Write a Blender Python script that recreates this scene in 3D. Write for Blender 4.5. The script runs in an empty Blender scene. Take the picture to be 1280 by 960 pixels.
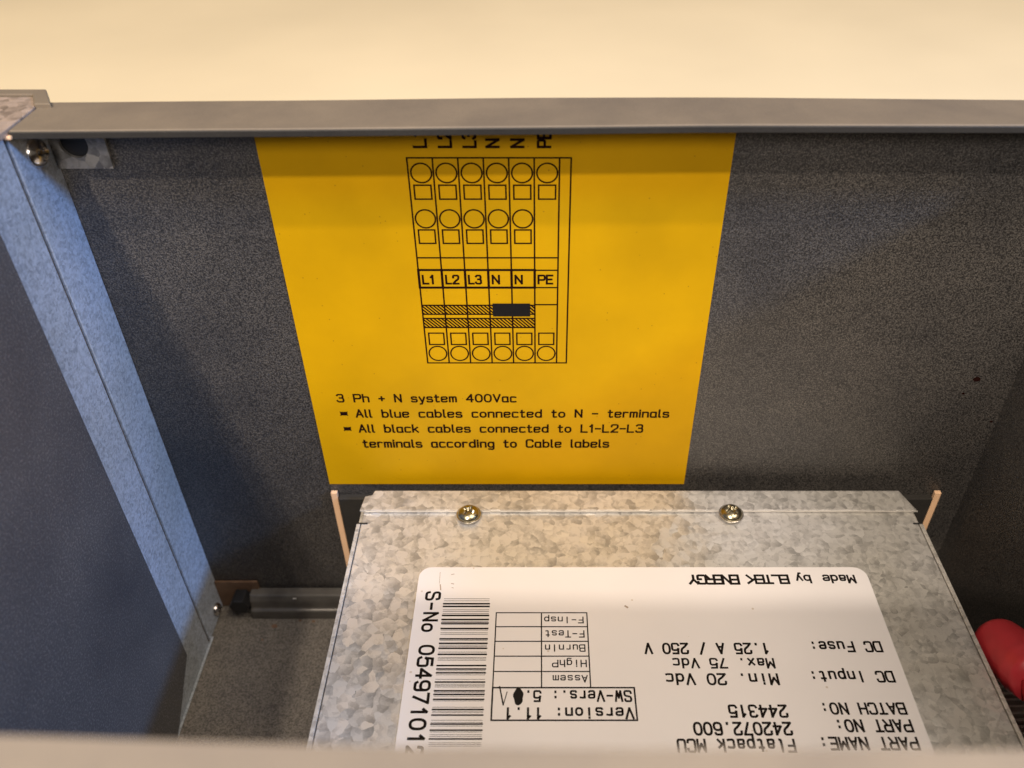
import bpy, bmesh, math, random
from mathutils import Vector
R = math.radians
C = bpy.context.scene.collection
scn = bpy.context.scene
S = 0.25                      # metres between the lens and the far inner wall of the cabinet
random.seed(7)

# ------------------------------------------------------------------ camera
PITCH = 38.5
FPX, CX, CY = 1060.0, 675.0, 480.0
cp, sp = math.cos(R(PITCH)), math.sin(R(PITCH))
cam = bpy.data.cameras.new('camera'); cam_o = bpy.data.objects.new('camera', cam); C.objects.link(cam_o)
cam_o.location = (0, 0, 0); cam_o.rotation_euler = (R(90 - PITCH), 0, 0)
cam.sensor_fit = 'HORIZONTAL'; cam.sensor_width = 36; cam.lens = 36 * FPX / 1280
cam.shift_x = -(CX - 640) / 1280
cam.clip_start = 0.005; cam.clip_end = 100
cam.dof.use_dof = True; cam.dof.focus_distance = 1.20 * S; cam.dof.aperture_fstop = 10.5
scn.camera = cam_o

# ------------------------------------------------------------------ world and exposure
w = bpy.data.worlds.new('World'); scn.world = w; w.use_nodes = True
bg = w.node_tree.nodes['Background']; bg.inputs[0].default_value = (1.0, 0.86, 0.70, 1); bg.inputs[1].default_value = 0.20
scn.view_settings.view_transform = 'Standard'; scn.view_settings.look = 'None'
scn.view_settings.exposure = -0.76; scn.view_settings.gamma = 1

# ------------------------------------------------------------------ lamps of the room and added fill lights
def lamp(name, target, d, dist, size, power, col):
    l = bpy.data.lights.new(name, 'AREA'); l.shape = 'DISK'; l.size = size; l.energy = power; l.color = col
    o = bpy.data.objects.new(name, l); C.objects.link(o)
    d = Vector(d).normalized(); o.location = Vector(target) * S + d * dist
    o.rotation_euler = (-d).to_track_quat('-Z', 'Y').to_euler()
WARM = (1.0, 0.85, 0.70)
lamp('ceiling_lamp_low', (0, 1, -.45), (-0.30, -1, 1.04), 3.4, 0.125, 116, WARM)
lamp('front_sheen_fill', (.2, 1, -.45), (0.06, -1, 0.55), 2.6, 0.55, 48, (1.0, 0.88, 0.78))  # added soft light, placed to give the rear wall its sheen
lamp('ceiling_lamp_high', (0, 1, -.45), (-0.42, -1, 1.88), 3.4, 0.125, 84, WARM)
lamp('overhead_fill', (0, .7, -.6), (0.45, -0.25, 1.0), 3.6, 2.1, 118, (1.0, 0.86, 0.72))  # added broad fill from above, no actual lamp behind it
lamp('window_daylight', (-.6, .9, -.75), (1.0, -0.36, 0.60), 1.7, 0.16, 31, (0.24, 0.48, 1.0))

# ------------------------------------------------------------------ photograph pixel -> point on a plane of the place
def ray(px, py):
    t = (py - CY) / FPX
    return Vector(((px - CX) / FPX, cp - t * sp, -sp - t * cp))
def onY(px, py, Y):
    r = ray(px, py); return r * (Y / r.y)
def onZ(px, py, Z):
    r = ray(px, py); return r * (Z / r.z)
def onX(px, py, X):
    r = ray(px, py); return r * (X / r.x)

# ------------------------------------------------------------------ materials
def mat(name):
    m = bpy.data.materials.new(name); m.use_nodes = True
    nt = m.node_tree; return m, nt, nt.nodes['Principled BSDF']
def N(nt, t, **k):
    n = nt.nodes.new(t)
    for a, b in k.items():
        if hasattr(n, a): setattr(n, a, b)
        else: n.inputs[a].default_value = b
    return n
def coords(nt):
    return nt.nodes.new('ShaderNodeTexCoord').outputs['Object']
def ramp(nt, stops):
    n = nt.nodes.new('ShaderNodeValToRGB'); e = n.color_ramp.elements
    while len(e) > 1: e.remove(e[0])
    e[0].position = stops[0][0]; e[0].color = (*stops[0][1], 1)
    for p, c in stops[1:]:
        x = e.new(p); x.color = (*c, 1)
    return n
def mix(nt, fac, a, b, mode='MIX'):
    n = nt.nodes.new('ShaderNodeMix'); n.data_type = 'RGBA'; n.blend_type = mode
    for i, v in ((0, fac), (6, a), (7, b)):
        if hasattr(v, 'links') or isinstance(v, bpy.types.NodeSocket): nt.links.new(v, n.inputs[i])
        else: n.inputs[i].default_value = v if i == 0 else (*v, 1)
    return n.outputs[2]

def paint(name, base, var=0.5, rough=0.42, bump=0.25, grain=2200, spec=0.5, ior=1.5):
    m, nt, b = mat(name); co = coords(nt); L = nt.links.new
    n1 = N(nt, 'ShaderNodeTexNoise', Scale=grain, Detail=2.0, Roughness=0.6); L(co, n1.inputs['Vector'])
    n2 = N(nt, 'ShaderNodeTexNoise', Scale=38.0, Detail=6.0, Roughness=0.6); L(co, n2.inputs['Vector'])
    lo = tuple(c * (1 - var) for c in base); hi = tuple(c * (1 + var) for c in base)
    r = ramp(nt, [(0.36, lo), (0.64, hi)]); L(n1.outputs['Fac'], r.inputs[0])
    r2 = ramp(nt, [(0.3, (.82, .82, .84)), (0.7, (1.12, 1.1, 1.06))]); L(n2.outputs['Fac'], r2.inputs[0])
    L(mix(nt, 1.0, r.outputs[0], r2.outputs[0], 'MULTIPLY'), b.inputs['Base Color'])
    rr = N(nt, 'ShaderNodeMapRange'); L(n2.outputs['Fac'], rr.inputs[0])
    rr.inputs[3].default_value = rough - .07; rr.inputs[4].default_value = rough + .07; L(rr.outputs[0], b.inputs['Roughness'])
    bp = N(nt, 'ShaderNodeBump', Strength=bump, Distance=0.0004); L(n1.outputs['Fac'], bp.inputs['Height']); L(bp.outputs[0], b.inputs['Normal'])
    b.inputs['Specular IOR Level'].default_value = spec; b.inputs['IOR'].default_value = ior
    return m

def fleck_paint(name, base, fleck, grain=1150, rough=.40, ior=1.7, bump=.7, metal=.8, thr=(.50, .66)):
    m, nt, b = mat(name); co = coords(nt); L = nt.links.new
    n1 = N(nt, 'ShaderNodeTexNoise', Scale=float(grain), Detail=3.0, Roughness=.7); L(co, n1.inputs['Vector'])
    n2 = N(nt, 'ShaderNodeTexNoise', Scale=30.0, Detail=6.0, Roughness=.65); L(co, n2.inputs['Vector'])
    k = ramp(nt, [(thr[0], (0, 0, 0)), (thr[1], (1, 1, 1))]); L(n1.outputs['Fac'], k.inputs[0])
    r2 = ramp(nt, [(.3, (.78, .78, .80)), (.7, (1.2, 1.16, 1.1))]); L(n2.outputs['Fac'], r2.inputs[0])
    c1 = mix(nt, k.outputs[0], base, fleck)
    c2 = mix(nt, 1.0, c1, r2.outputs[0], 'MULTIPLY')
    # sparse scratches and dust
    mp = N(nt, 'ShaderNodeMapping'); mp.inputs['Scale'].default_value = (14, 14, 420); mp.inputs['Rotation'].default_value = (.3, .5, .2); L(co, mp.inputs[0])
    sn = N(nt, 'ShaderNodeTexNoise', Scale=3.0, Detail=3.0); L(mp.outputs[0], sn.inputs['Vector'])
    sr = ramp(nt, [(.74, (0, 0, 0)), (.80, (.35, .35, .35))]); L(sn.outputs['Fac'], sr.inputs[0])
    c3 = mix(nt, sr.outputs[0], c2, tuple(min(1, f * 1.2) for f in fleck)); L(c3, b.inputs['Base Color'])
    mm = N(nt, 'ShaderNodeMath', operation='MULTIPLY'); L(k.outputs[0], mm.inputs[0]); mm.inputs[1].default_value = metal; L(mm.outputs[0], b.inputs['Metallic'])
    rr = N(nt, 'ShaderNodeMapRange'); L(n2.outputs['Fac'], rr.inputs[0]); rr.inputs[3].default_value = rough - .06; rr.inputs[4].default_value = rough + .08
    L(rr.outputs[0], b.inputs['Roughness']); b.inputs['IOR'].default_value = ior
    bp = N(nt, 'ShaderNodeBump', Strength=bump, Distance=.0004); L(n1.outputs['Fac'], bp.inputs['Height']); L(bp.outputs[0], b.inputs['Normal'])
    return m

def galv(name, tint=(1, 1, 1), scale=215, lo=.30, hi=.74, metallic=.55, rough=.40, tilt=.34):
    m, nt, b = mat(name); co = coords(nt); L = nt.links.new
    nz = N(nt, 'ShaderNodeTexNoise', Scale=scale * 1.1, Detail=3.0); L(co, nz.inputs['Vector'])
    sc = N(nt, 'ShaderNodeVectorMath', operation='SCALE'); L(nz.outputs['Color'], sc.inputs[0]); sc.inputs['Scale'].default_value = 0.0024 * 230 / scale
    ad = N(nt, 'ShaderNodeVectorMath', operation='ADD'); L(co, ad.inputs[0]); L(sc.outputs[0], ad.inputs[1])
    v1 = N(nt, 'ShaderNodeTexVoronoi', Scale=float(scale)); L(ad.outputs[0], v1.inputs['Vector'])
    v2 = N(nt, 'ShaderNodeTexVoronoi', Scale=float(scale) * 2.3); L(ad.outputs[0], v2.inputs['Vector'])
    s1 = N(nt, 'ShaderNodeSeparateColor'); L(v1.outputs['Color'], s1.inputs[0])
    s2 = N(nt, 'ShaderNodeSeparateColor'); L(v2.outputs['Color'], s2.inputs[0])
    a = N(nt, 'ShaderNodeMath', operation='MULTIPLY_ADD'); L(s1.outputs[0], a.inputs[0]); a.inputs[1].default_value = .6
    mu = N(nt, 'ShaderNodeMath', operation='MULTIPLY'); L(s2.outputs[1], mu.inputs[0]); mu.inputs[1].default_value = .4
    L(mu.outputs[0], a.inputs[2])
    # a light-to-dark sweep across each crystal, its direction random per crystal
    df = N(nt, 'ShaderNodeVectorMath', operation='SUBTRACT'); L(ad.outputs[0], df.inputs[0]); L(v1.outputs['Position'], df.inputs[1])
    cc = N(nt, 'ShaderNodeVectorMath', operation='SUBTRACT'); L(v1.outputs['Color'], cc.inputs[0]); cc.inputs[1].default_value = (.5, .5, .5)
    dt = N(nt, 'ShaderNodeVectorMath', operation='DOT_PRODUCT'); L(df.outputs[0], dt.inputs[0]); L(cc.outputs[0], dt.inputs[1])
    sw0 = N(nt, 'ShaderNodeMath', operation='MULTIPLY_ADD'); L(dt.outputs['Value'], sw0.inputs[0]); sw0.inputs[1].default_value = scale * 1.1; L(a.outputs[0], sw0.inputs[2])
    a = sw0
    sw = N(nt, 'ShaderNodeTexNoise', Scale=scale * 6.0, Detail=3.0, Distortion=1.5); L(ad.outputs[0], sw.inputs['Vector'])
    a2 = N(nt, 'ShaderNodeMath', operation='MULTIPLY_ADD'); L(sw.outputs['Fac'], a2.inputs[0]); a2.inputs[1].default_value = .55
    L(a.outputs[0], a2.inputs[2])
    r = ramp(nt, [(0.22, tuple(lo * t for t in tint)), (0.62, tuple((lo + hi) / 2 * t for t in tint)), (1.0, tuple(hi * t for t in tint))])
    L(a2.outputs[0], r.inputs[0])
    big = N(nt, 'ShaderNodeTexNoise', Scale=16.0, Detail=4.0); L(co, big.inputs['Vector'])
    rb = ramp(nt, [(0.35, (.86, .84, .78)), (0.65, (1.06, 1.06, 1.08))]); L(big.outputs['Fac'], rb.inputs[0])
    L(mix(nt, 1.0, r.outputs[0], rb.outputs[0], 'MULTIPLY'), b.inputs['Base Color'])
    b.inputs['Metallic'].default_value = metallic
    rr = N(nt, 'ShaderNodeMapRange'); L(s1.outputs[1], rr.inputs[0]); rr.inputs[3].default_value = rough - .1; rr.inputs[4].default_value = rough + .12
    L(rr.outputs[0], b.inputs['Roughness'])
    bp = N(nt, 'ShaderNodeBump', Strength=0.12, Distance=0.0003); L(a2.outputs[0], bp.inputs['Height'])
    ge = N(nt, 'ShaderNodeNewGeometry'); ts = N(nt, 'ShaderNodeVectorMath', operation='SCALE'); L(cc.outputs[0], ts.inputs[0]); ts.inputs['Scale'].default_value = tilt
    an = N(nt, 'ShaderNodeVectorMath', operation='ADD'); L(ge.outputs['Normal'], an.inputs[0]); L(ts.outputs[0], an.inputs[1])
    no = N(nt, 'ShaderNodeVectorMath', operation='NORMALIZE'); L(an.outputs[0], no.inputs[0]); L(no.outputs[0], bp.inputs['Normal'])
    L(bp.outputs[0], b.inputs['Normal'])
    return m

def plain(name, col, rough=.5, metallic=0.0, var=.06, scale=60, spec=.5, specks=None, speck_scale=300, bump=0.0):
    m, nt, b = mat(name); co = coords(nt); L = nt.links.new
    n = N(nt, 'ShaderNodeTexNoise', Scale=float(scale), Detail=5.0); L(co, n.inputs['Vector'])
    r = ramp(nt, [(.3, tuple(c * (1 - var) for c in col)), (.7, tuple(min(1, c * (1 + var)) for c in col))]); L(n.outputs['Fac'], r.inputs[0])
    out = r.outputs[0]
    if specks:
        v = N(nt, 'ShaderNodeTexVoronoi', Scale=float(speck_scale)); L(co, v.inputs['Vector'])
        sc = N(nt, 'ShaderNodeSeparateColor'); L(v.outputs['Color'], sc.inputs[0])
        th = N(nt, 'ShaderNodeMath', operation='GREATER_THAN'); L(sc.outputs[0], th.inputs[0]); th.inputs[1].default_value = .955
        ds = N(nt, 'ShaderNodeMath', operation='LESS_THAN'); L(v.outputs['Distance'], ds.inputs[0]); ds.inputs[1].default_value = .14
        mm = N(nt, 'ShaderNodeMath', operation='MULTIPLY'); L(th.outputs[0], mm.inputs[0]); L(ds.outputs[0], mm.inputs[1])
        m2 = N(nt, 'ShaderNodeMath', operation='MULTIPLY'); L(mm.outputs[0], m2.inputs[0]); m2.inputs[1].default_value = .6
        out = mix(nt, m2.outputs[0], out, specks)
    L(out, b.inputs['Base Color'])
    b.inputs['Roughness'].default_value = rough; b.inputs['Metallic'].default_value = metallic
    b.inputs['Specular IOR Level'].default_value = spec
    if bump:
        bp = N(nt, 'ShaderNodeBump', Strength=bump, Distance=0.0003); L(n.outputs['Fac'], bp.inputs['Height']); L(bp.outputs[0], b.inputs['Normal'])
    return m

M_wall = fleck_paint('charcoal_textured_paint', (.012, .0115, .0115), (.235, .222, .208), grain=1900, thr=(.44, .72), rough=.38, metal=.7, ior=1.75)
M_side = fleck_paint('charcoal_panel_paint', (.075, .078, .086), (.34, .34, .35), grain=1300, thr=(.50, .70))
M_floor_paint = paint('scuffed_floor_paint', (.165, .150, .130), var=.45, rough=.50, bump=.4, grain=1500, spec=.4)
M_rim = paint('rim_paint_with_reflection', (.195, .158, .115), var=.05, rough=.50, bump=.05, grain=1800, spec=.35)  # dark paint lightened: reflection of the cream surroundings put into the colour
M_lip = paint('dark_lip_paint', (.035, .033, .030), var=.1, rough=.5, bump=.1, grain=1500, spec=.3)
M_near = paint('pale_near_rim', (.30, .250, .19), var=.04, rough=.55, bump=.05, grain=1800, spec=.3)  # paler beige base colour than the far rim
M_galv = galv('spangled_galvanized_steel', tint=(1.0, .985, .965), scale=290, lo=.40, hi=.76, tilt=.24)
M_galv_fine = galv('dull_galvanized_strip', tint=(.86, .96, 1.10), scale=800, lo=.34, hi=.56, metallic=.12, rough=.55, tilt=.12)
M_sheet = galv('galvanized_side_sheet', tint=(1.0, .97, .92), scale=500, lo=.38, hi=.62, metallic=.3, rough=.45, tilt=.1)
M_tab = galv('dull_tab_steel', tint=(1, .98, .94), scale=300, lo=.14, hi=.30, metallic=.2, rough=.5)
M_cap = galv('stained_galvanized_cap', tint=(1.05, .82, .66), scale=300, lo=.22, hi=.42, metallic=.2, rough=.5)
M_brown = plain('brown_chip_and_tab_shade', (.17, .10, .06), rough=.45, metallic=.2, var=.3, scale=120)  # brown of the floor chips; on the tab, dim warm light painted in
M_seam = plain('brown_seam_grime', (.10, .075, .055), rough=.6, var=.5, scale=200)
M_edge = plain('bare_cut_edge', (.60, .58, .54), rough=.35, metallic=.5)
M_yellow = plain('yellow_film', (.59, .325, .001), rough=.55, var=.09, scale=30, spec=.15, specks=(.20, .08, .01), speck_scale=620)
M_ink = plain('dark_brown_ink', (.014, .004, .003), rough=.7, spec=.05)
M_black = plain('black_film', (.008, .007, .007), rough=.6, spec=.2)
M_white = plain('white_label_paper', (.74, .715, .72), rough=.42, var=.03, scale=22, spec=.35, specks=(.45, .36, .27), speck_scale=330)
M_print = plain('black_label_print', (.010, .007, .006), rough=.7, spec=.05)
M_zinc = plain('yellow_zinc_screw', (.40, .36, .25), rough=.27, metallic=1.0, var=.12, scale=300)
M_steel = plain('bright_steel_screw', (.60, .57, .54), rough=.2, metallic=1.0, var=.1, scale=300)
M_guide = plain('peach_chip_and_lit_guide', (.86, .56, .34), rough=.5)  # on the guides, warm light on bracket edges is put into the peach
M_red = plain('red_rubber', (.50, .034, .045), rough=.38, var=.1, scale=120, spec=.4)
M_dark = plain('black_plastic', (.012, .012, .013), rough=.5)
M_fin = plain('pale_fin_metal', (.80, .74, .70), rough=.45, metallic=.3)
M_rail = plain('dark_rail_metal', (.13, .12, .105), rough=.38, metallic=.3, var=.3, scale=90)
M_table = plain('cream_tabletop', (.93, .785, .52), rough=.55, var=.05, scale=3.5, spec=.3)

# ------------------------------------------------------------------ building helpers (all in units of S)
def root(name, loc, label, cat, group=None):
    o = bpy.data.objects.new(name, None); C.objects.link(o); o.location = Vector(loc) * S
    o.empty_display_size = .02; o['label'] = label; o['category'] = cat
    if group: o['group'] = group
    return o
def worldpos(o):
    p = Vector(o.location)
    while o.parent: o = o.parent; p += o.location
    return p
def link(name, bm, m, parent=None, smooth=False, label=None):
    off = worldpos(parent) if parent else Vector((0, 0, 0))
    c = Vector((0, 0, 0))
    me = bpy.data.meshes.new(name)
    for v in bm.verts: v.co = v.co * S - off
    bm.normal_update(); bm.to_mesh(me); bm.free(); me.materials.append(m)
    if smooth:
        for p in me.polygons: p.use_smooth = True
    o = bpy.data.objects.new(name, me); C.objects.link(o)
    if parent: o.parent = parent
    if label: o['label'] = label
    return o
def poly_prism(bm, pts, axis, a, b):
    """pts: 2-D outline; extruded along axis (0,1,2) from a to b"""
    def P(p, t):
        if axis == 0: return (t, p[0], p[1])
        if axis == 1: return (p[0], t, p[1])
        return (p[0], p[1], t)
    lo = [bm.verts.new(P(p, a)) for p in pts]; hi = [bm.verts.new(P(p, b)) for p in pts]
    n = len(pts)
    bm.faces.new(lo); bm.faces.new(list(reversed(hi)))
    for i in range(n): bm.faces.new((lo[i], hi[i], hi[(i + 1) % n], lo[(i + 1) % n]))
    bmesh.ops.recalc_face_normals(bm, faces=bm.faces)
def bevel(bm, w, seg=2):
    bmesh.ops.bevel(bm, geom=list(bm.edges), offset=w, segments=seg, affect='EDGES', profile=.5, clamp_overlap=True)
def box(x0, x1, y0, y1, z0, z1, bev=0.0):
    bm = bmesh.new(); poly_prism(bm, [(x0, y0), (x1, y0), (x1, y1), (x0, y1)], 2, z0, z1)
    if bev: bevel(bm, bev)
    return bm
def rounded(x0, x1, y0, y1, r, n=5):
    out = []
    for cx, cy, a0 in ((x1 - r, y0 + r, -90), (x1 - r, y1 - r, 0), (x0 + r, y1 - r, 90), (x0 + r, y0 + r, 180)):
        for k in range(n + 1):
            a = R(a0 + 90 * k / n); out.append((cx + r * math.cos(a), cy + r * math.sin(a)))
    return out
def lerp_tab(tab, x):
    if x <= tab[0][0]: return tab[0][1]
    for (a, u), (b, v) in zip(tab, tab[1:]):
        if x <= b: 
            k = (x - a) / (b - a); k = k * k * (3 - 2 * k) * .4 + k * .6
            return u + (v - u) * k
    return tab[-1][1]
def screw_head(center, normal, rad, height, m, parent, name='screw', cross=True, rot=0.3):
    bm = bmesh.new(); nr, na = 16, 56
    n = Vector(normal).normalized(); q = n.to_track_quat('Z', 'Y')
    rows = []
    for i in range(nr + 1):
        f = i / nr
        row = []
        for k in range(na):
            a = 2 * math.pi * k / na
            rr = rad * math.sin(f * math.pi / 2); z = height * math.cos(f * math.pi / 2)
            if cross and f < .62:
                ca, sa = rr * math.cos(a + rot), rr * math.sin(a + rot)
                if min(abs(ca), abs(sa)) < rad * .13 and rr < rad * .55: z -= height * .55
            row.append(bm.verts.new(Vector(center) + q @ Vector((rr * math.cos(a), rr * math.sin(a), z))))
        rows.append(row)
    for i in range(nr):
        for k in range(na):
            try: bm.faces.new((rows[i][k], rows[i + 1][k], rows[i + 1][(k + 1) % na], rows[i][(k + 1) % na]))
            except ValueError: pass
    # short skirt down to the sheet
    sk = [bm.verts.new(v.co - n * height * .35) for v in rows[-1]]
    for k in range(na): bm.faces.new((rows[-1][k], sk[k], sk[(k + 1) % na], rows[-1][(k + 1) % na]))
    bmesh.ops.remove_doubles(bm, verts=bm.verts, dist=rad * 1e-4)
    bmesh.ops.recalc_face_normals(bm, faces=bm.faces)
    return link(name, bm, m, parent, smooth=True)

# ------------------------------------------------------------------ stroke lettering
def chaikin(p, it=2, closed=False):
    for _ in range(it):
        q = [] if closed else [p[0]]
        n = len(p)
        for i in range(n if closed else n - 1):
            a, b = p[i], p[(i + 1) % n]
            q.append((a[0] * .75 + b[0] * .25, a[1] * .75 + b[1] * .25)); q.append((a[0] * .25 + b[0] * .75, a[1] * .25 + b[1] * .75))
        if not closed: q.append(p[-1])
        p = q
    return p
def O(x0, x1, y0, y1):
    return ('o', [(x0, y0), (x1, y0), (x1, y1), (x0, y1)])
def l(*p): return ('l', list(p))
def c(*p): return ('c', list(p))
G = {
 'A': (4, [l((0,0),(2,6),(4,0)), l((.7,2),(3.3,2))]),
 'B': (4, [l((0,0),(0,6),(2.6,6)), c((2.6,6),(4,6),(4,3.1),(2.6,3.1)), l((0,3.1),(2.6,3.1)), c((2.6,3.1),(4.3,3.1),(4.3,0),(2.6,0)), l((2.6,0),(0,0))]),
 'C': (4, [c((4,4.6),(3.8,6),(2.1,6),(0,6),(0,3),(0,0),(2.1,0),(3.8,0),(4,1.4))]),
 'D': (4, [l((2,6),(0,6),(0,0),(2,0)), c((2,0),(4.2,0),(4.2,6),(2,6))]),
 'E': (3.8, [l((3.8,6),(0,6),(0,0),(3.8,0)), l((0,3.1),(3.3,3.1))]),
 'F': (3.8, [l((3.8,6),(0,6),(0,0)), l((0,3.1),(3.2,3.1))]),
 'G': (4, [c((4,4.6),(3.8,6),(2.1,6),(0,6),(0,3),(0,0),(2.1,0),(4,0),(4,1.6)), l((4,1.6),(4,2.8),(2.4,2.8))]),
 'H': (4, [l((0,0),(0,6)), l((4,0),(4,6)), l((0,3),(4,3))]),
 'I': (0.2, [l((.1,0),(.1,6))]),
 'K': (4, [l((0,0),(0,6)), l((4,6),(0,2.4)), l((1.4,3.6),(4,0))]),
 'L': (3.6, [l((0,6),(0,0),(3.6,0))]),
 'M': (4, [l((0,0),(0,6),(2,2.2),(4,6),(4,0))]),
 'N': (3.8, [l((0,0),(0,6),(3.8,0),(3.8,6))]),
 'O': (4, [O(0,4,0,6)]),
 'P': (4, [l((0,0),(0,6),(2.4,6)), c((2.4,6),(4.2,6),(4.2,2.7),(2.4,2.7)), l((2.4,2.7),(0,2.7))]),
 'R': (4, [l((0,0),(0,6),(2.4,6)), c((2.4,6),(4.2,6),(4.2,2.8),(2.4,2.8)), l((2.4,2.8),(0,2.8)), l((2.2,2.8),(4,0))]),
 'S': (4, [c((3.8,4.8),(3.6,6),(2,6),(.1,6),(.1,3.5),(2,3.1),(4,2.7),(4,0),(2,0),(.3,0),(0,1.3))]),
 'T': (4, [l((0,6),(4,6)), l((2,6),(2,0))]),
 'U': (4, [c((0,6),(0,3),(0,0),(2,0),(4,0),(4,3),(4,6))]),
 'V': (4, [l((0,6),(2,0),(4,6))]),
 'W': (4, [l((0,6),(.9,0),(2,4),(3.1,0),(4,6))]),
 'Y': (4, [l((0,6),(2,3),(4,6)), l((2,3),(2,0))]),
 'a': (3.4, [c((3.2,2.6),(3.2,4),(1.6,4),(0,4),(0,2),(0,0),(1.6,0),(3.2,0),(3.2,1.4)), l((3.2,4),(3.2,.5),(3.5,0))]),
 'b': (3.4, [l((0,0),(0,6)), O(0,3.4,0,4)]),
 'c': (3.2, [c((3.2,3.8),(2.4,4),(1.6,4),(0,4),(0,2),(0,0),(1.6,0),(2.4,0),(3.2,.2))]),
 'd': (3.4, [l((3.4,0),(3.4,6)), O(0,3.4,0,4)]),
 'e': (3.4, [c((0,2.1),(3.4,2.1),(3.4,4),(1.7,4),(0,4),(0,2),(0,0),(1.7,0),(2.8,0),(3.2,.6))]),
 'f': (2.6, [c((2.6,6),(1,6.2),(1,4.6)), l((1,4.7),(1,0)), l((0,4),(2.3,4))]),
 'g': (3.4, [O(0,3.4,0,4), c((3.4,4),(3.4,1),(3.4,-1.8),(1.6,-1.8),(.3,-1.6))]),
 'h': (3.4, [l((0,0),(0,6)), c((0,2.6),(0,4),(1.8,4),(3.4,4),(3.4,2.4),(3.4,0))]),
 'i': (.3, [l((.15,0),(.15,4)), l((.15,5.2),(.15,5.8))]),
 'j': (1, [l((.8,4),(.8,0))]),
 'k': (3.2, [l((0,0),(0,6)), l((3,4),(0,1.5)), l((1.1,2.4),(3.2,0))]),
 'l': (1.0, [c((.1,6),(.1,2),(.1,0),(.9,0))]),
 'm': (4, [l((0,0),(0,4)), c((0,2.6),(.2,4),(1.1,4),(2,4),(2,2.6)), l((2,2.6),(2,0)), c((2,2.6),(2.2,4),(3.1,4),(4,4),(4,2.6)), l((4,2.6),(4,0))]),
 'n': (3.2, [l((0,0),(0,4)), c((0,2.4),(.2,4),(1.7,4),(3.2,4),(3.2,2.4)), l((3.2,2.4),(3.2,0))]),
 'o': (3.4, [O(0,3.4,0,4)]),
 'p': (3.4, [l((0,-1.8),(0,4)), O(0,3.4,0,4)]),
 'r': (2.6, [l((0,0),(0,4)), c((0,2.2),(.3,4),(1.6,4),(2.6,3.8))]),
 's': (3.2, [c((3,3.4),(2.8,4),(1.6,4),(0,4),(.1,2.2),(1.6,2.05),(3.3,1.9),(3.2,0),(1.6,0),(.2,0),(0,.6))]),
 't': (2.6, [c((.9,5.6),(.9,1.4),(.9,0),(2,0),(2.6,.2)), l((0,4),(2.4,4))]),
 'u': (3.2, [c((0,4),(0,1.6),(0,0),(1.5,0),(3,0),(3.2,1.6)), l((3.2,4),(3.2,0))]),
 'x': (3.2, [l((0,0),(3.2,4)), l((0,4),(3.2,0))]),
 'y': (3.2, [l((0,4),(1.7,0)), l((3.2,4),(1.3,-1.8),(.4,-1.8))]),
 '0': (4, [O(0,4,0,6)]),
 '1': (2, [l((.2,4.6),(1.4,6),(1.4,0))]),
 '2': (4, [c((.1,4.4),(.2,6),(2,6),(4,6),(4,4),(3.4,3),(1.8,2),(0,0)), l((0,0),(4,0))]),
 '3': (4, [c((.2,5.2),(.8,6),(2,6),(3.8,6),(3.8,3.2),(1.7,3.2)), c((1.7,3.2),(4,3.2),(4,0),(2,0),(.6,0),(0,1))]),
 '4': (4, [l((3,0),(3,6),(0,1.8),(4,1.8))]),
 '5': (4, [l((3.7,6),(.6,6),(.3,3.2)), c((.3,3.2),(1.2,4),(2,4),(4,4),(4,2),(4,0),(2,0),(.5,0),(0,1.1))]),
 '6': (4, [c((3.6,5.2),(3.2,6),(2,6),(0,6),(0,3),(0,2)), O(0,4,0,3.7)]),
 '7': (4, [l((0,6),(4,6),(1.4,0))]),
 '9': (4, [c((.4,.8),(.8,0),(2,0),(4,0),(4,3),(4,4)), O(0,4,2.3,6)]),
 '-': (3, [l((0,2.8),(3,2.8))]),
 '+': (3.2, [l((0,2.6),(3.2,2.6)), l((1.6,1),(1.6,4.2))]),
 '.': (.5, [l((.25,0),(.25,.65))]),
 ':': (.5, [l((.25,.2),(.25,.85)), l((.25,3.3),(.25,3.95))]),
 '/': (3, [l((0,-.4),(3,6.4))]),
 ' ': (3.4, []),
}
G['ā'] = (3.4, [c((.3,3.2),(.5,4),(1.7,4),(3.1,4),(3.1,2.6)), l((3.1,2.8),(3.1,0)), c((3.1,2.3),(1.4,2.3),(0,2.2),(0,1),(0,0),(1.3,0),(3,0),(3.1,1.2))])
LAYER = [0]
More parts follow.
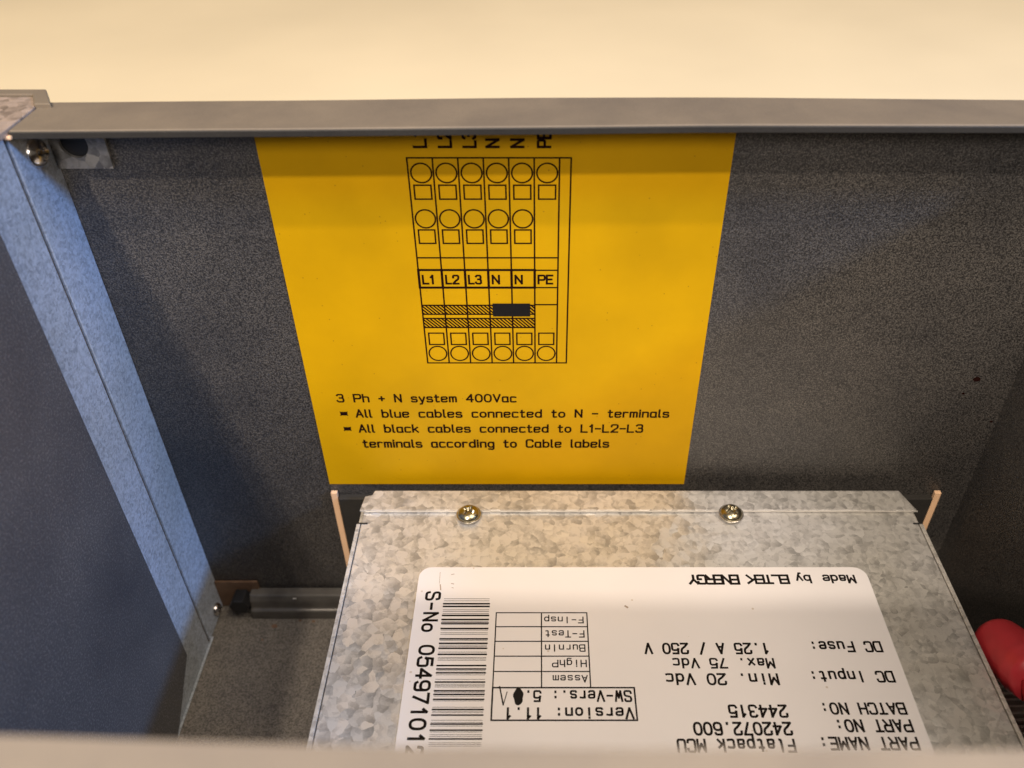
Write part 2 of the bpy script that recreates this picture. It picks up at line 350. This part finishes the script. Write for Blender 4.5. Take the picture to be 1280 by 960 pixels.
def ribbon(bm, pts, hw, frame, closed=False):
    """pts 2-D in the frame; mitred flat ribbon; frame=(origin, u, v, n)"""
    o, u, v, n = frame
    LAYER[0] = (LAYER[0] + 1) % 9
    off = n * (LAYER[0] * 0.00001)
    P = []
    for p in pts:
        if not P or (abs(P[-1][0] - p[0]) + abs(P[-1][1] - p[1])) > 1e-7: P.append(p)
    if closed and (abs(P[0][0] - P[-1][0]) + abs(P[0][1] - P[-1][1])) < 1e-7: P.pop()
    m = len(P); A, B = [], []
    if not closed and m > 2:
        for i in range(1, m - 1):
            ax_, ay_ = P[i][0] - P[i-1][0], P[i][1] - P[i-1][1]; bx_, by_ = P[i+1][0] - P[i][0], P[i+1][1] - P[i][1]
            if (ax_ * bx_ + ay_ * by_) < -.25 * math.hypot(ax_, ay_) * math.hypot(bx_, by_):
                ribbon(bm, P[:i + 1], hw, frame); ribbon(bm, P[i:], hw, frame); return
    def norm(a, b):
        dx, dy = b[0] - a[0], b[1] - a[1]; L = math.hypot(dx, dy); return (-dy / L, dx / L), (dx / L, dy / L)
    for i in range(m):
        if closed or 0 < i < m - 1:
            n1, _ = norm(P[i - 1], P[i]); n2, _ = norm(P[i], P[(i + 1) % m])
            mx, my = n1[0] + n2[0], n1[1] + n2[1]; d = mx * n1[0] + my * n1[1]
            k = hw * min(1 / d if d > .05 else 3, 3.0) if d > 0.05 else hw
            px, py = P[i]; mx, my = mx * k, my * k
        else:
            a, b = (P[0], P[1]) if i == 0 else (P[-2], P[-1])
            nn, t = norm(a, b); s = -1 if i == 0 else 1
            px, py = P[i][0] + t[0] * hw * .8 * s, P[i][1] + t[1] * hw * .8 * s; mx, my = nn[0] * hw, nn[1] * hw
        A.append(bm.verts.new(o + u * (px + mx) + v * (py + my) + off)); B.append(bm.verts.new(o + u * (px - mx) + v * (py - my) + off))
    for i in range(m if closed else m - 1):
        j = (i + 1) % m
        try: bm.faces.new((A[i], B[i], B[j], A[j]))
        except ValueError: pass
def text(bm, s, p0, p1, cap, up, nrm, weight=.055, mono=False, gap=1.6, space=3.0):
    """p0: start of baseline, p1: end of baseline (3-D, units of S), cap: cap height, up: direction of letter tops"""
    p0, p1 = Vector(p0), Vector(p1); d = p1 - p0; Lg = d.length; u = d.normalized()
    pos = []; x = 0
    for k, ch in enumerate(s):
        wd = G[ch][0]
        if mono:
            pos.append(x + (4 - wd) / 2); x += 5.6
        else:
            if ch == ' ': wd = space
            pos.append(x); x += wd + gap
    if mono: x0 = pos[0]; tot = pos[-1] + G[s[-1]][0] - x0
    else: x0 = 0; tot = x - gap
    fx = Lg / tot; fy = cap / 6
    hw = cap * weight
    for ch, px in zip(s, pos):
        for kind, pts in G[ch][1]:
            if kind == 'o':
                (a, b), (c_, d_) = pts[0], pts[2]; cx, cy, rx, ry = (a + c_) / 2, (b + d_) / 2, (c_ - a) / 2, (d_ - b) / 2
                q = []
                for i in range(20):
                    t = 2 * math.pi * i / 20; ct, st = math.cos(t), math.sin(t)
                    q.append((cx + rx * abs(ct) ** .8 * (1 if ct > 0 else -1), cy + ry * abs(st) ** .8 * (1 if st > 0 else -1)))
                closed = True
            elif kind == 'c': q = chaikin(pts, 3); closed = False
            else: q = pts; closed = False
            q = [((px - x0 + a) * fx, b * fy) for a, b in q]
            ribbon(bm, q, hw, (p0, u, Vector(up), Vector(nrm)), closed)

# ================================================================== SETTING
bm = bmesh.new()
for p in ((-40, -40), (40, -40), (40, 60), (-40, 60)): bm.verts.new((p[0], p[1], -1.345))
bm.faces.new(bm.verts)
tb = link('floor', bm, M_table); tb['kind'] = 'structure'

# ================================================================== CABINET
XL, XR = -.600, .7126          # inner faces of the side walls
ZT, ZF = -.3637, -1.327        # top of the rim, floor of the cabinet
YF = .918                      # inner edge of the far rim
cab = root('steel_cabinet', (.05, .55, ZF - .012), 'open dark grey steel cabinet with a yellow wiring sticker on its rear wall', 'cabinet')

link('rear_wall', box(XL - .008, XR + .008, 1.0, 1.006, ZF, ZT - .0090), M_wall, cab)
# far rim, slightly bowed sheet with a rounded front lip
front_dz = [(-.6, -.0052), (-.33, -.0030), (0, 0), (.2, .0022), (.62, .0016), (.8, .001)]
back_dz = [(-.6, -.0050), (-.33, -.0028), (0, .0008), (.2, .0012), (.62, -.0022), (.8, -.004)]
bm = bmesh.new(); prev = None
prof = [(YF + .001, ZT - .0075), (YF, ZT - .0060), (YF, ZT - .0018), (YF + .0018, ZT), (1.0055, ZT), (1.0055, ZT - .0088), (YF + .004, ZT - .0088)]
XS = [-.594 + (XR + .10 + .594) * i / 24 for i in range(25)]
for x in XS:
    row = []
    for y, z in prof:
        k = (y - YF) / (1.0055 - YF)
        dz = lerp_tab(front_dz, x) * (1 - k) + lerp_tab(back_dz, x) * k
        row.append(bm.verts.new((x, y, z + dz)))
    if prev:
        for i in range(len(prof)):
            j = (i + 1) % len(prof); bm.faces.new((prev[i], row[i], row[j], prev[j]))
    else: bm.faces.new(row)
    prev = row
bm.faces.new(list(reversed(prev)))
bmesh.ops.recalc_face_normals(bm, faces=bm.faces)
rim = link('rim', bm, M_rim, cab, label='far rim of the cabinet, thin folded edge with painted-in reflection above the yellow sticker')
bm = bmesh.new(); prev = None
for x in XS:
    dz = lerp_tab(front_dz, x); y0, y1 = YF - .0022, YF - .0003
    row = [bm.verts.new((x, y, z + dz)) for y, z in ((y0 + .0008, ZT - .0088), (y0, ZT - .0080), (y0, ZT - .0016), (y0 + .0007, ZT - .0008), (y1, ZT - .0008), (y1, ZT - .0088))]
    if prev:
        for i in range(6): j = (i + 1) % 6; bm.faces.new((prev[i], row[i], row[j], prev[j]))
    else: bm.faces.new(row)
    prev = row
bm.faces.new(list(reversed(prev))); bmesh.ops.recalc_face_normals(bm, faces=bm.faces)
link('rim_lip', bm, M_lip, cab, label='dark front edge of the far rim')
# near rim, out of focus at the bottom edge of the picture
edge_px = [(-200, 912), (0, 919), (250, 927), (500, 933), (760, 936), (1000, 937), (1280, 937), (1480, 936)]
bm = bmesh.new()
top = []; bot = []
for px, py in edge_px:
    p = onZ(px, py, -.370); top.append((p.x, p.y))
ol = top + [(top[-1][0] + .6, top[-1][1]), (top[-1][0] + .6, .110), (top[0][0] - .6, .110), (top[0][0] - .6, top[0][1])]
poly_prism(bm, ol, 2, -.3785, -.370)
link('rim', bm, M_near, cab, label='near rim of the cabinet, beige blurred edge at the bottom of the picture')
link('front_wall', box(XL - .008, XR + .008, .104, .110, ZF, -.379), M_wall, cab)
link('cabinet_floor', box(XL - .008, XR + .008, .104, 1.006, ZF - .012, ZF), M_floor_paint, cab)
link('right_wall', box(XR, XR + .006, .110, 1.0, ZF, ZT - .009), M_wall, cab)

# left wall: two galvanized folded strips and the painted panel in front of them
seam = .9155
link('side_strip', box(XL - .006, XL, seam + .0030, .9995, ZF, ZT - .010, .0012), M_galv_fine, cab, label='inner galvanized strip beside the rear wall')
link('side_strip', box(XL - .006, XL, .70, seam - .0040, ZF, ZT - .010, .0012), M_galv_fine, cab, label='outer galvanized strip beside the dark side panel')
link('seam_edge', box(XL - .012, XL - .0035, seam - .0052, seam + .0042, ZF, ZT - .011), M_seam, cab)
a = onX(0, 303, XL + .004); cpt = onX(233, 822, XL + .004); dpt = onX(221, 918, XL + .004)
bm = bmesh.new()
poly_prism(bm, [(.113, ZT - .010), (.837, ZT - .010), (.837, cpt.z), (dpt.y, ZF + .001), (.113, ZF + .001)], 0, XL + .0003, XL + .004)
bevel(bm, .0012)
link('side_panel', bm, M_side, cab, label='dark blue grey painted side panel with a cut lower corner')
link('weld_bead', box(XL + .0002, XL + .0040, .12, .925, ZF, ZF + .0032, .001), M_galv_fine, cab)
# left rim, butted against the end of the far rim, and its corner cap
bm = bmesh.new()
poly_prism(bm, [(-.95, .12), (-.650, .12), (-.600, .86), (-.5955, YF + .002), (-.5955, .985), (-.612, 1.018), (-.95, 1.018)], 2, ZT - .0105, ZT - .0028)
bevel(bm, .001)
link('rim', bm, M_cap, cab, label='stained left rim beside the corner')
bm = bmesh.new()
cap_o = [(-.95, 1.019), (-.613, 1.019), (-.5965, .987), (-.577, .9875), (-.604, 1.036), (-.95, 1.036)]
poly_prism(bm, cap_o, 2, ZT - .012, ZT + .0005); bevel(bm, .0014)
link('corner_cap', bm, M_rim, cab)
link('corner_chip', box(-.6000, -.5915, .912, .921, ZT - .0135, ZT - .0095, .001), M_guide, cab, label='bare orange chip at the mitred corner')

# tabs bent against the rear wall, with their holes
def tab(name, x0, x1, z0, z1, hx, hz, hr, m, label):
    bm = bmesh.new(); y0, y1 = .9935, .9985; n = 32
    # outline and hole bridged into one plate
    outer = []
    for k in range(n):
        a = 2 * math.pi * (k + .5) / n; dx, dz = math.cos(a), math.sin(a)
        tx = ((x1 - hx) / dx) if dx > 0 else ((x0 - hx) / dx); tz = ((z1 - hz) / dz) if dz > 0 else ((z0 - hz) / dz)
        t = min(tx, tz); outer.append((hx + dx * t, hz + dz * t))
    inner = [(hx + hr * math.cos(2 * math.pi * (k + .5) / n), hz + hr * math.sin(2 * math.pi * (k + .5) / n)) for k in range(n)]
    for cx_, cz_ in ((x0, z0), (x1, z0), (x1, z1), (x0, z1)):      # put the corners in
        i = min(range(n), key=lambda k: (outer[k][0] - cx_) ** 2 + (outer[k][1] - cz_) ** 2); outer[i] = (cx_, cz_)
    V = {}
    for lab, lst in (('o', outer), ('i', inner)):
        for y in (y0, y1): V[lab, y] = [bm.verts.new((x, y, z)) for x, z in lst]
    for k in range(n):
        j = (k + 1) % n
        bm.faces.new((V['o', y0][k], V['o', y0][j], V['i', y0][j], V['i', y0][k]))
        bm.faces.new((V['o', y1][k], V['i', y1][k], V['i', y1][j], V['o', y1][j]))
        bm.faces.new((V['o', y0][k], V['o', y1][k], V['o', y1][j], V['o', y0][j]))
        bm.faces.new((V['i', y0][k], V['i', y0][j], V['i', y1][j], V['i', y1][k]))
    bmesh.ops.recalc_face_normals(bm, faces=bm.faces)
    t = link(name, bm, m, cab, label=label)
    return t
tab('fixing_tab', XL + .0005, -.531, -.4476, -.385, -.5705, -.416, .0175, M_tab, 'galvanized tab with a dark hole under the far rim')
tab('fixing_tab', XL + .0005, -.521, -1.325, -1.257, -.552, -1.290, .0120, M_brown, 'galvanized tab low in the corner, shade painted in as brown')
link('hole_shade', box(-.590, -.552, .9990, .99995, -.436, -.397), M_dark, cab)  # black sheet behind the tab hole, added as its shade
screw_head((XL, .960, -.412), (1, -.05, .05), .0185, .0125, M_steel, cab)
screw_head((XL + .001, .968, -1.302), (1, -.05, .05), .0125, .010, M_steel, cab)
# black nut on the floor corner
bm = bmesh.new()
poly_prism(bm, [(-.552 + .019 * math.cos(R(60 * k)), -1.290 + .019 * math.sin(R(60 * k))) for k in range(6)], 1, .962, .992); bevel(bm, .002)
link('nut', bm, M_dark, cab)
# rounded rail along the foot of the rear wall
bm = bmesh.new()
poly_prism(bm, [(.964, ZF), (.966, ZF + .020), (.972, ZF + .024), (.974, ZF + .040), (.980, ZF + .050), (.998, ZF + .051), (.998, ZF)], 0, -.536, XR - .002)
bevel(bm, .0025)
link('foot_rail', bm, M_rail, cab)
link('rail_scratch', box(-.455, -.448, .9740, .9765, ZF + .0455, ZF + .0478, .0005), M_edge, cab)

# small rust chips on the rear wall and floor
for (px, py, rr) in ((1221, 474, .0042), (1204, 492, .0016), (1239, 527, .0018)):
    p = onY(px, py, .9995); bm = bmesh.new()
    poly_prism(bm, [(p.x + rr * math.cos(R(36 * k)) * (1.3 + .3 * math.sin(3 * k)), p.z + rr * math.sin(R(36 * k))) for k in range(10)], 1, .9990, .9998)
    link('rust_chip', bm, M_ink, cab)
for (px, py, rr) in ((343, 783, .0042), (375, 776, .0022), (392, 777, .0025), (328, 800, .0016)):
    p = onZ(px, py, ZF); bm = bmesh.new()
    poly_prism(bm, [(p.x + rr * math.cos(R(36 * k)) * (1.3 + .3 * math.sin(3 * k)), p.y + rr * math.sin(R(36 * k))) for k in range(10)], 2, ZF + .0002, ZF + .0012)
    link('rust_chip', bm, M_brown, cab)

# guides standing behind the module
for x0 in (-.3475, .6590):
    link('guide_strip', box(x0 - .001, x0 + .0095, .991, .998, -1.310, -1.0205, .001), M_guide, cab)
link('cradle_plate', box(-.336, .655, .9865, .9985, -1.30, -1.0300, .001), M_lip, cab)

# ---- yellow sticker
bm = box(onY(317, 168, .9985).x, onY(920, 168, .9985).x, .9984, .9998, onY(500, 605, .9985).z, -.385)
ys = link('yellow_sticker', bm, M_yellow, cab, label='yellow wiring sticker on the rear wall')
YP = .9981
nY = Vector((0, -1, 0)); UZ = Vector((0, 0, 1)); UX = Vector((1, 0, 0))
def W(px, py): return onY(px, py, YP)
frameW = (Vector((0, YP, 0)), UX, UZ, nY)
bm = bmesh.new()
hwl = .00105
def zl(py): return W(600, py).z
x0 = -.1655; cw = .03165; xs = [x0 + cw * i for i in range(7)]; xr = .0388
def ln(a, b, hw=hwl): ribbon(bm, [a, b], hw, frameW)
def rect(a0, a1, b0, b1, hw=hwl): ribbon(bm, [(a0, b0), (a1, b0), (a1, b1), (a0, b1)], hw, frameW, True)
zt, zb = zl(197.3), zl(453.6)
rect(x0, xr, zb, zt)
for i in range(1, 7): ln((xs[i], zt), (xs[i], zb))
ln((x0, zl(322.2)), (xs[6], zl(322.2)))
for i in range(5): rect(xs[i], xs[i + 1], zl(359.5), zl(337.5), .0017)
rect(xs[5], xs[6], zl(359.5), zl(337.8), .0010)
ln((xs[5], zl(380.8)), (xs[6], zl(380.8)))
def circ(cx, cz, r, hw=hwl):
    ribbon(bm, [(cx + r * math.cos(2 * math.pi * k / 36), cz + r * math.sin(2 * math.pi * k / 36)) for k in range(36)], hw, frameW, True)
for i in range(6):
    cx = xs[i] + cw / 2 + .0005
    circ(cx, zl(216.3), .0130); rect(cx - .0108, cx + .0108, zl(248.9), zl(231.5))
    if i < 5:
        circ(cx, zl(273.6), .0130); rect(cx - .0108, cx + .0108, zl(304.2), zl(287.4))
    rect(cx - .0108, cx + .0108, zl(430.6), zl(416.4)); circ(cx, zl(441.8), .0128)
for (ya, yb) in ((381.6, 392.8), (398, 409.4)):
    za, zb2 = zl(ya), zl(yb); ln((x0, za), (xs[5], za)); ln((x0, zb2), (xs[5], zb2))
    h = za - zb2; x = x0 - h + .003
    while x < xs[5] - .001:
        a = max(0, x0 - x); b = min(h, xs[5] - x)
        if b - a > .001: ln((x + a, za - a), (x + b, za - b), .0011)
        x += .0055
text_items = [('L1', 225, 285), ('L2', 357, 427), ('L3', 487, 555), ('N', 622, 658), ('N', 752, 788), ('PE', 883, 962)]
for s, a, b in text_items:
    pa = W(480 + a / 4.571, 354.5); pb = W(480 + b / 4.571, 354.5)
    text(bm, s, pa, pb, zl(344.4) - zl(354.5), UZ, nY, weight=.11)
for s, xb in (('L1', 240), ('L2', 383), ('L3', 523), ('N', 655), ('N', 797), ('PE', 950)):
    xpx = 480 + xb / 4.571; pa = W(xpx, 150 + 154 / 4.571)
    ll = .0093 if s == 'N' else .0190
    text(bm, s, pa, pa + Vector((0, 0, ll)), .0150, Vector((-1, 0, 0)), nY, weight=.11)
link('terminal_diagram', bm, M_ink, ys)
def yl(s, xa, xb, yb, yc, sp_=3.4):
    k = 2.6667; pa = W(380 + xa / k, 470 + yb / k); pb = W(380 + xb / k, 470 + yb / k)
    bm = bmesh.new(); text(bm, s, pa, pb, (W(600, 470 + yc / k).z - pa.z) * 1.0, UZ, nY, weight=.10, space=sp_, gap=1.7); link('text_line', bm, M_ink, ys)
yl('3 Ph + N system 400Vac', 112, 706, 86, 62)
yl('All blue cables connected to N - terminals', 176, 1214, 137, 113)
yl('All black cables connected to L1-L2-L3', 186, 1127, 187, 163)
yl('terminals according to Cable labels', 200, 1014, 237, 213)
# bullets and the solid bridge bar
bm = bmesh.new()
for bx, by in ((133, 125.5), (145, 176)):
    p = W(380 + bx / 2.6667, 470 + by / 2.6667)
    for dx, dz, sx, sz in ((0, 0, .0026, .0036),):
        ribbon(bm, [(p.x - sx, p.z), (p.x + sx, p.z)], sz, frameW)
    for sg in (-1, 1):
        ribbon(bm, [(p.x - .0056, p.z - .0037 * sg), (p.x + .0056, p.z + .0037 * sg)], .0007, frameW)
link('bullet_marks', bm, M_ink, ys)
link('bridge_bar', box(W(616, 387).x, W(662.7, 387).x, .9972, .9982, zl(395), zl(379.4)), M_black, ys)

# ================================================================== MODULE
ML, MR, MZ = -.2805, .5935, -1.000
MY0, MY1 = .24, .970
mod = root('power_module', ((ML + MR) / 2, .6, ZF), 'flat galvanized power supply module with white rating label lying in the cabinet', 'power supply')
link('chassis', box(ML + .004, MR - .004, MY0 + .002, .962, ZF + .001, MZ - .005, .002), M_galv, mod)
link('lid', box(ML, MR, MY0, .955, MZ - .0048, MZ, .0012), M_galv, mod)
for s in (-1, 1):
    xi = ML - .0014 if s < 0 else MR + .0014; xo = xi + s * .0058
    bm = bmesh.new()
    poly_prism(bm, [(MY0 + .001, ZF + .001), (.900, ZF + .001), (.957, ZF + .001), (.957, MZ - .010), (.905, MZ - .010), (.9045, MZ + .0008), (MY0 + .001, MZ + .0008)], 0, min(xi, xo), max(xi, xo))
    bevel(bm, .0008)
    link('side_sheet', bm, M_sheet, mod, label='left folded side sheet' if s < 0 else 'right folded side sheet')
# rear flange lapped over the lid
bm = bmesh.new()
ya = .9285
fr = onZ(460, 617, MZ + .005); 
poly_prism(bm, [(ML - .006, ya), (MR + .005, ya), (MR - .010, .972), (ML + .012, .972), (ML + .009, .962), (ML - .002, .959)], 2, MZ + .0006, MZ + .0052)
bevel(bm, .0009)
link('rear_flange', bm, M_galv, mod, label='lapped rear flange of the lid')
link('flange_edge', box(ML - .004, MR + .006, ya - .0014, ya - .0002, MZ + .0022, MZ + .0050, .0003), M_edge, mod)
for px, py in ((586, 640), (914, 639)):
    p = onZ(px, py + 3, MZ + .006)
    sc = screw_head((p.x, p.y, MZ + .0065), (0, 0, 1), .0178, .0105, M_zinc, mod, rot=.5 if px < 700 else 1.1)
    bm = bmesh.new(); poly_prism(bm, [(p.x + .0195 * math.cos(2 * math.pi * k / 32), p.y + .0195 * math.sin(2 * math.pi * k / 32)) for k in range(32)], 2, MZ + .0053, MZ + .0072); bevel(bm, .0006)
    link('washer', bm, M_steel, sc)
# small dark nicks at the lid corners
nk = onZ(449, 669, MZ)
link('corner_notch', box(ML - .0065, ML + .010, .9035, .9065, MZ - .003, MZ + .0011, .0004), M_dark, mod)
link('corner_notch', box(MR - .008, MR + .0068, .9035, .9062, MZ - .003, MZ + .0011, .0004), M_dark, mod)

# ---- white rating label
LZ = MZ + .0014
lb = bmesh.new()
tl, tr = onZ(526, 709, LZ), onZ(1076, 708, LZ)
poly_prism(lb, rounded(tl.x - .001, .4825, .40, tl.y, .018), 2, MZ + .0002, LZ)
wl = link('rating_label', lb, M_white, mod, label='white rating label with barcode, upside down')
TZ = LZ + .00015
frameT = (Vector((0, 0, TZ)), UX, Vector((0, 1, 0)), UZ)
def T(px, py): return onZ(px, py, TZ)
def T6(x, y): return T(480 + x / 3.5556, 690 + y / 3.5556)
def T7(x, y): return T(790 + x / 3.282, 690 + y / 3.282)
bm = bmesh.new()
DN = Vector((0, -1, 0))
def wt(F, s, xa, xb, ya_, yb_, weight=.10, mono=True, **k):
    s = s.replace('a', 'ā')
    p0, p1 = F(xa, ya_), F(xb, ya_); cap = p0.y - F(xa, yb_).y
    p1.y = p0.y
    bm = bmesh.new(); text(bm, s, p0, p1, cap, DN, UZ, weight=weight, mono=mono, **k); link('text_line', bm, M_print, wl)
G['ā'] = G['ā']
wt(T6, 'F-Insp', 884, 714, 289, 315, .085)
wt(T6, 'F-Test', 888, 720, 350, 378, .085)
wt(T6, 'BurnIn', 892, 718, 413, 441, .085)
wt(T6, 'HighP', 898, 750, 481, 510, .085)
wt(T6, 'Assem', 903, 752, 549, 578, .085)
wt(T6, 'SW-Vers.: 5.', 1096, 640, 618, 663, .095)
wt(T6, 'Version: 11.1', 1106, 546, 694, 740, .10)
wt(T7, 'Made by', 908, 672, 96, 126, .115, False, space=5)
wt(T7, 'ELTEK', 636, 470, 96, 128, .125, False, gap=.25)
wt(T7, 'ENERGY', 432, 233, 96, 130, .125, False, gap=.25)
wt(T7, 'DC Fuse:', 1014, 738, 369, 408)
wt(T7, '1.25 A / 250 V', 550, 52, 376, 416)
wt(T7, 'Max. 75 Vdc', 577, 168, 438, 475)
wt(T7, 'Min. 20 Vdc', 593, 140, 501, 543)
wt(T7, 'DC Input:', 1064, 738, 491, 532)
wt(T7, 'BATCH NO:', 1112, 782, 621, 664)
wt(T7, '244315', 629, 396, 630, 676)
wt(T7, 'PART NO:', 1138, 842, 690, 736)
wt(T7, '242072.600', 647, 252, 701, 749)
wt(T7, 'PART NAME:', 1164, 778, 762, 809)
wt(T7, 'Flatpack MCU', 661, 186, 770, 818)
# serial number, reading downwards with the letter tops to the right
pa = T6(183, 179); pb = T6(183, 910); pb.x = pa.x = T6(150, 500).x
capx = T6(213, 500).x - T6(150, 500).x
bm = bmesh.new()
text(bm, 'S-No 054971012', pa, pb, capx, UX, UZ, weight=.10, mono=True)
link('text_line', bm, M_print, wl)
bm = bmesh.new()
# tables
def tl_(a, b, hw=.00085): ribbon(bm, [a, b], hw, frameT)
def xy(p): return (p.x, p.y)
xl_, xm_, xr_ = T6(493, 400).x, T6(700, 400).x, T6(908, 400).x
rows = [T6(500, y).y for y in (270, 332, 397, 463, 531, 603)]
for y in rows[:-1]: tl_((xl_, y), (xr_, y))
for x in (xl_, xm_, xr_): tl_((x, rows[0]), (x, rows[-1]))
xv = T6(1119, 675).x; yb_ = T6(500, 748).y
ribbon(bm, [(xl_, rows[-1]), (xv, rows[-1]), (xv, yb_), (xl_, yb_)], .0011, frameT, True)
link('table_grid', bm, M_print, wl)
bm = bmesh.new()
tl_(xy(T6(514, 598)), xy(T6(530, 680)), .0009); tl_(xy(T6(530, 680)), xy(T6(547, 622)), .0006)
link('handwritten_mark', bm, M_print, wl)
bm = bmesh.new()
cb = T6(597, 642); poly_prism(bm, [(cb.x + .0062 * math.cos(R(12 * k)) * (1 + .12 * math.sin(k)), cb.y + .0125 * math.sin(R(12 * k))) for k in range(30)], 2, TZ, TZ + .0004)
link('ink_blot', bm, M_black, wl)
# barcode
bm = bmesh.new()
thick = [230, 242, 282, 300, 316, 340, 386, 406, 428, 455, 505, 520, 537, 578, 617, 633, 655, 700, 725, 765, 792, 831]
thin = [208, 217, 251, 257, 264, 274, 290, 308, 322, 347, 353, 359, 366, 393, 399, 414, 420, 445, 463, 469, 475, 481, 512, 528, 546, 566, 572, 588, 594, 600, 608, 624, 641, 662, 684, 690, 708, 714, 733, 748, 758, 774, 782, 800, 812, 820, 840, 848, 855, 862]
bx0, bx1 = T(500 + 166 / 3.556, 830).x, T(500 + 381 / 3.556, 830).x
for lst, hh in ((thick, 3.5), ([t for i, t in enumerate(thin) if i % 4 != 2], .95)):
    for y in lst:
        a = T(560, 690 + (y - hh) / 3.556).y; b = T(560, 690 + (y + hh) / 3.556).y
        ribbon(bm, [(bx0, (a + b) / 2), (bx1, (a + b) / 2)], abs(a - b) / 2, frameT)
link('barcode', bm, M_print, wl)
# scuffs near the label's corner
bm = bmesh.new()
for (xa, ya_, xb, yb2, hw) in ((250, 90, 246, 140, .0003), (250, 145, 252, 168, .0008), (300, 100, 312, 98, .0006), (300, 140, 310, 142, .0007), (302, 158, 308, 160, .0005), (1072, 240, 1082, 246, .0014)):
    ribbon(bm, [xy(T6(xa, ya_)), xy(T6(xb, yb2))], hw, frameT)
sm = link('scuff_marks', bm, plain('grey_scuff', (.34, .27, .22), rough=.6), wl); sm['kind'] = 'stuff'

# ================================================================== RED CAP AND VENTED UNIT AT RIGHT
def tube(pts, rads, m, name, parent, na=28, label=None):
    bm = bmesh.new(); rings = []
    for i, (p, r_) in enumerate(zip(pts, rads)):
        p = Vector(p); d = (Vector(pts[min(i + 1, len(pts) - 1)]) - Vector(pts[max(i - 1, 0)])).normalized()
        a = d.cross(Vector((0, 0, 1))).normalized(); b = d.cross(a)
        rings.append([bm.verts.new(p + (a * math.cos(2 * math.pi * k / na) + b * math.sin(2 * math.pi * k / na)) * r_) for k in range(na)])
    for i in range(len(rings) - 1):
        for k in range(na): bm.faces.new((rings[i][k], rings[i][(k + 1) % na], rings[i + 1][(k + 1) % na], rings[i + 1][k]))
    bm.faces.new(list(reversed(rings[0]))); bm.faces.new(rings[-1])
    bmesh.ops.recalc_face_normals(bm, faces=bm.faces)
    return link(name, bm, m, parent, smooth=True, label=label)
red = root('red_cable_boot', (.655, .70, -1.06), 'red rubber cable boot poking out between the module and the right wall', 'cable boot')
p0 = onZ(1250, 806, -1.02); p1 = onZ(1296, 846, -.985)
ax = (p1 - p0)
pts, rads = [], []
for k in range(9):
    a = R(90 * k / 8); pts.append(p0 - ax.normalized() * .034 * math.cos(a) * .8); rads.append(.001 + .036 * math.sin(a))
for k, rr in ((.35, .0385), (.60, .0385), (.70, .0385), (.80, .0392), (.84, .0380), (.95, .0375), (1.1, .036)):
    pts.append(p0 + ax * k); rads.append(rr)
tube(pts, rads, M_red, 'boot', red)
e = p0 + ax * 1.1
tube([e, e + Vector((.0, -.05, -.02)) * .6, e + Vector((-.0, -.12, -.08)), e + Vector((0, -.16, -.2)), e + Vector((0, -.17, -.30))], [.026, .026, .026, .026, .026], M_red, 'cable', red)

vent = root('vented_unit', (.665, .50, ZF), 'black unit with pale cooling fins below the red cable boot', 'heat sink')
VZ = -1.08
link('fin_base', box(.612, .706, .40, .735, ZF + .001, VZ - .02, .002), M_dark, vent)
y = .42; k = 0
fin0 = None
while y < .72:
    fin0 = link('fin', box(.613, .705, y, y + .0035, VZ - .02, VZ, .0005), M_fin, vent)
    y += .0100
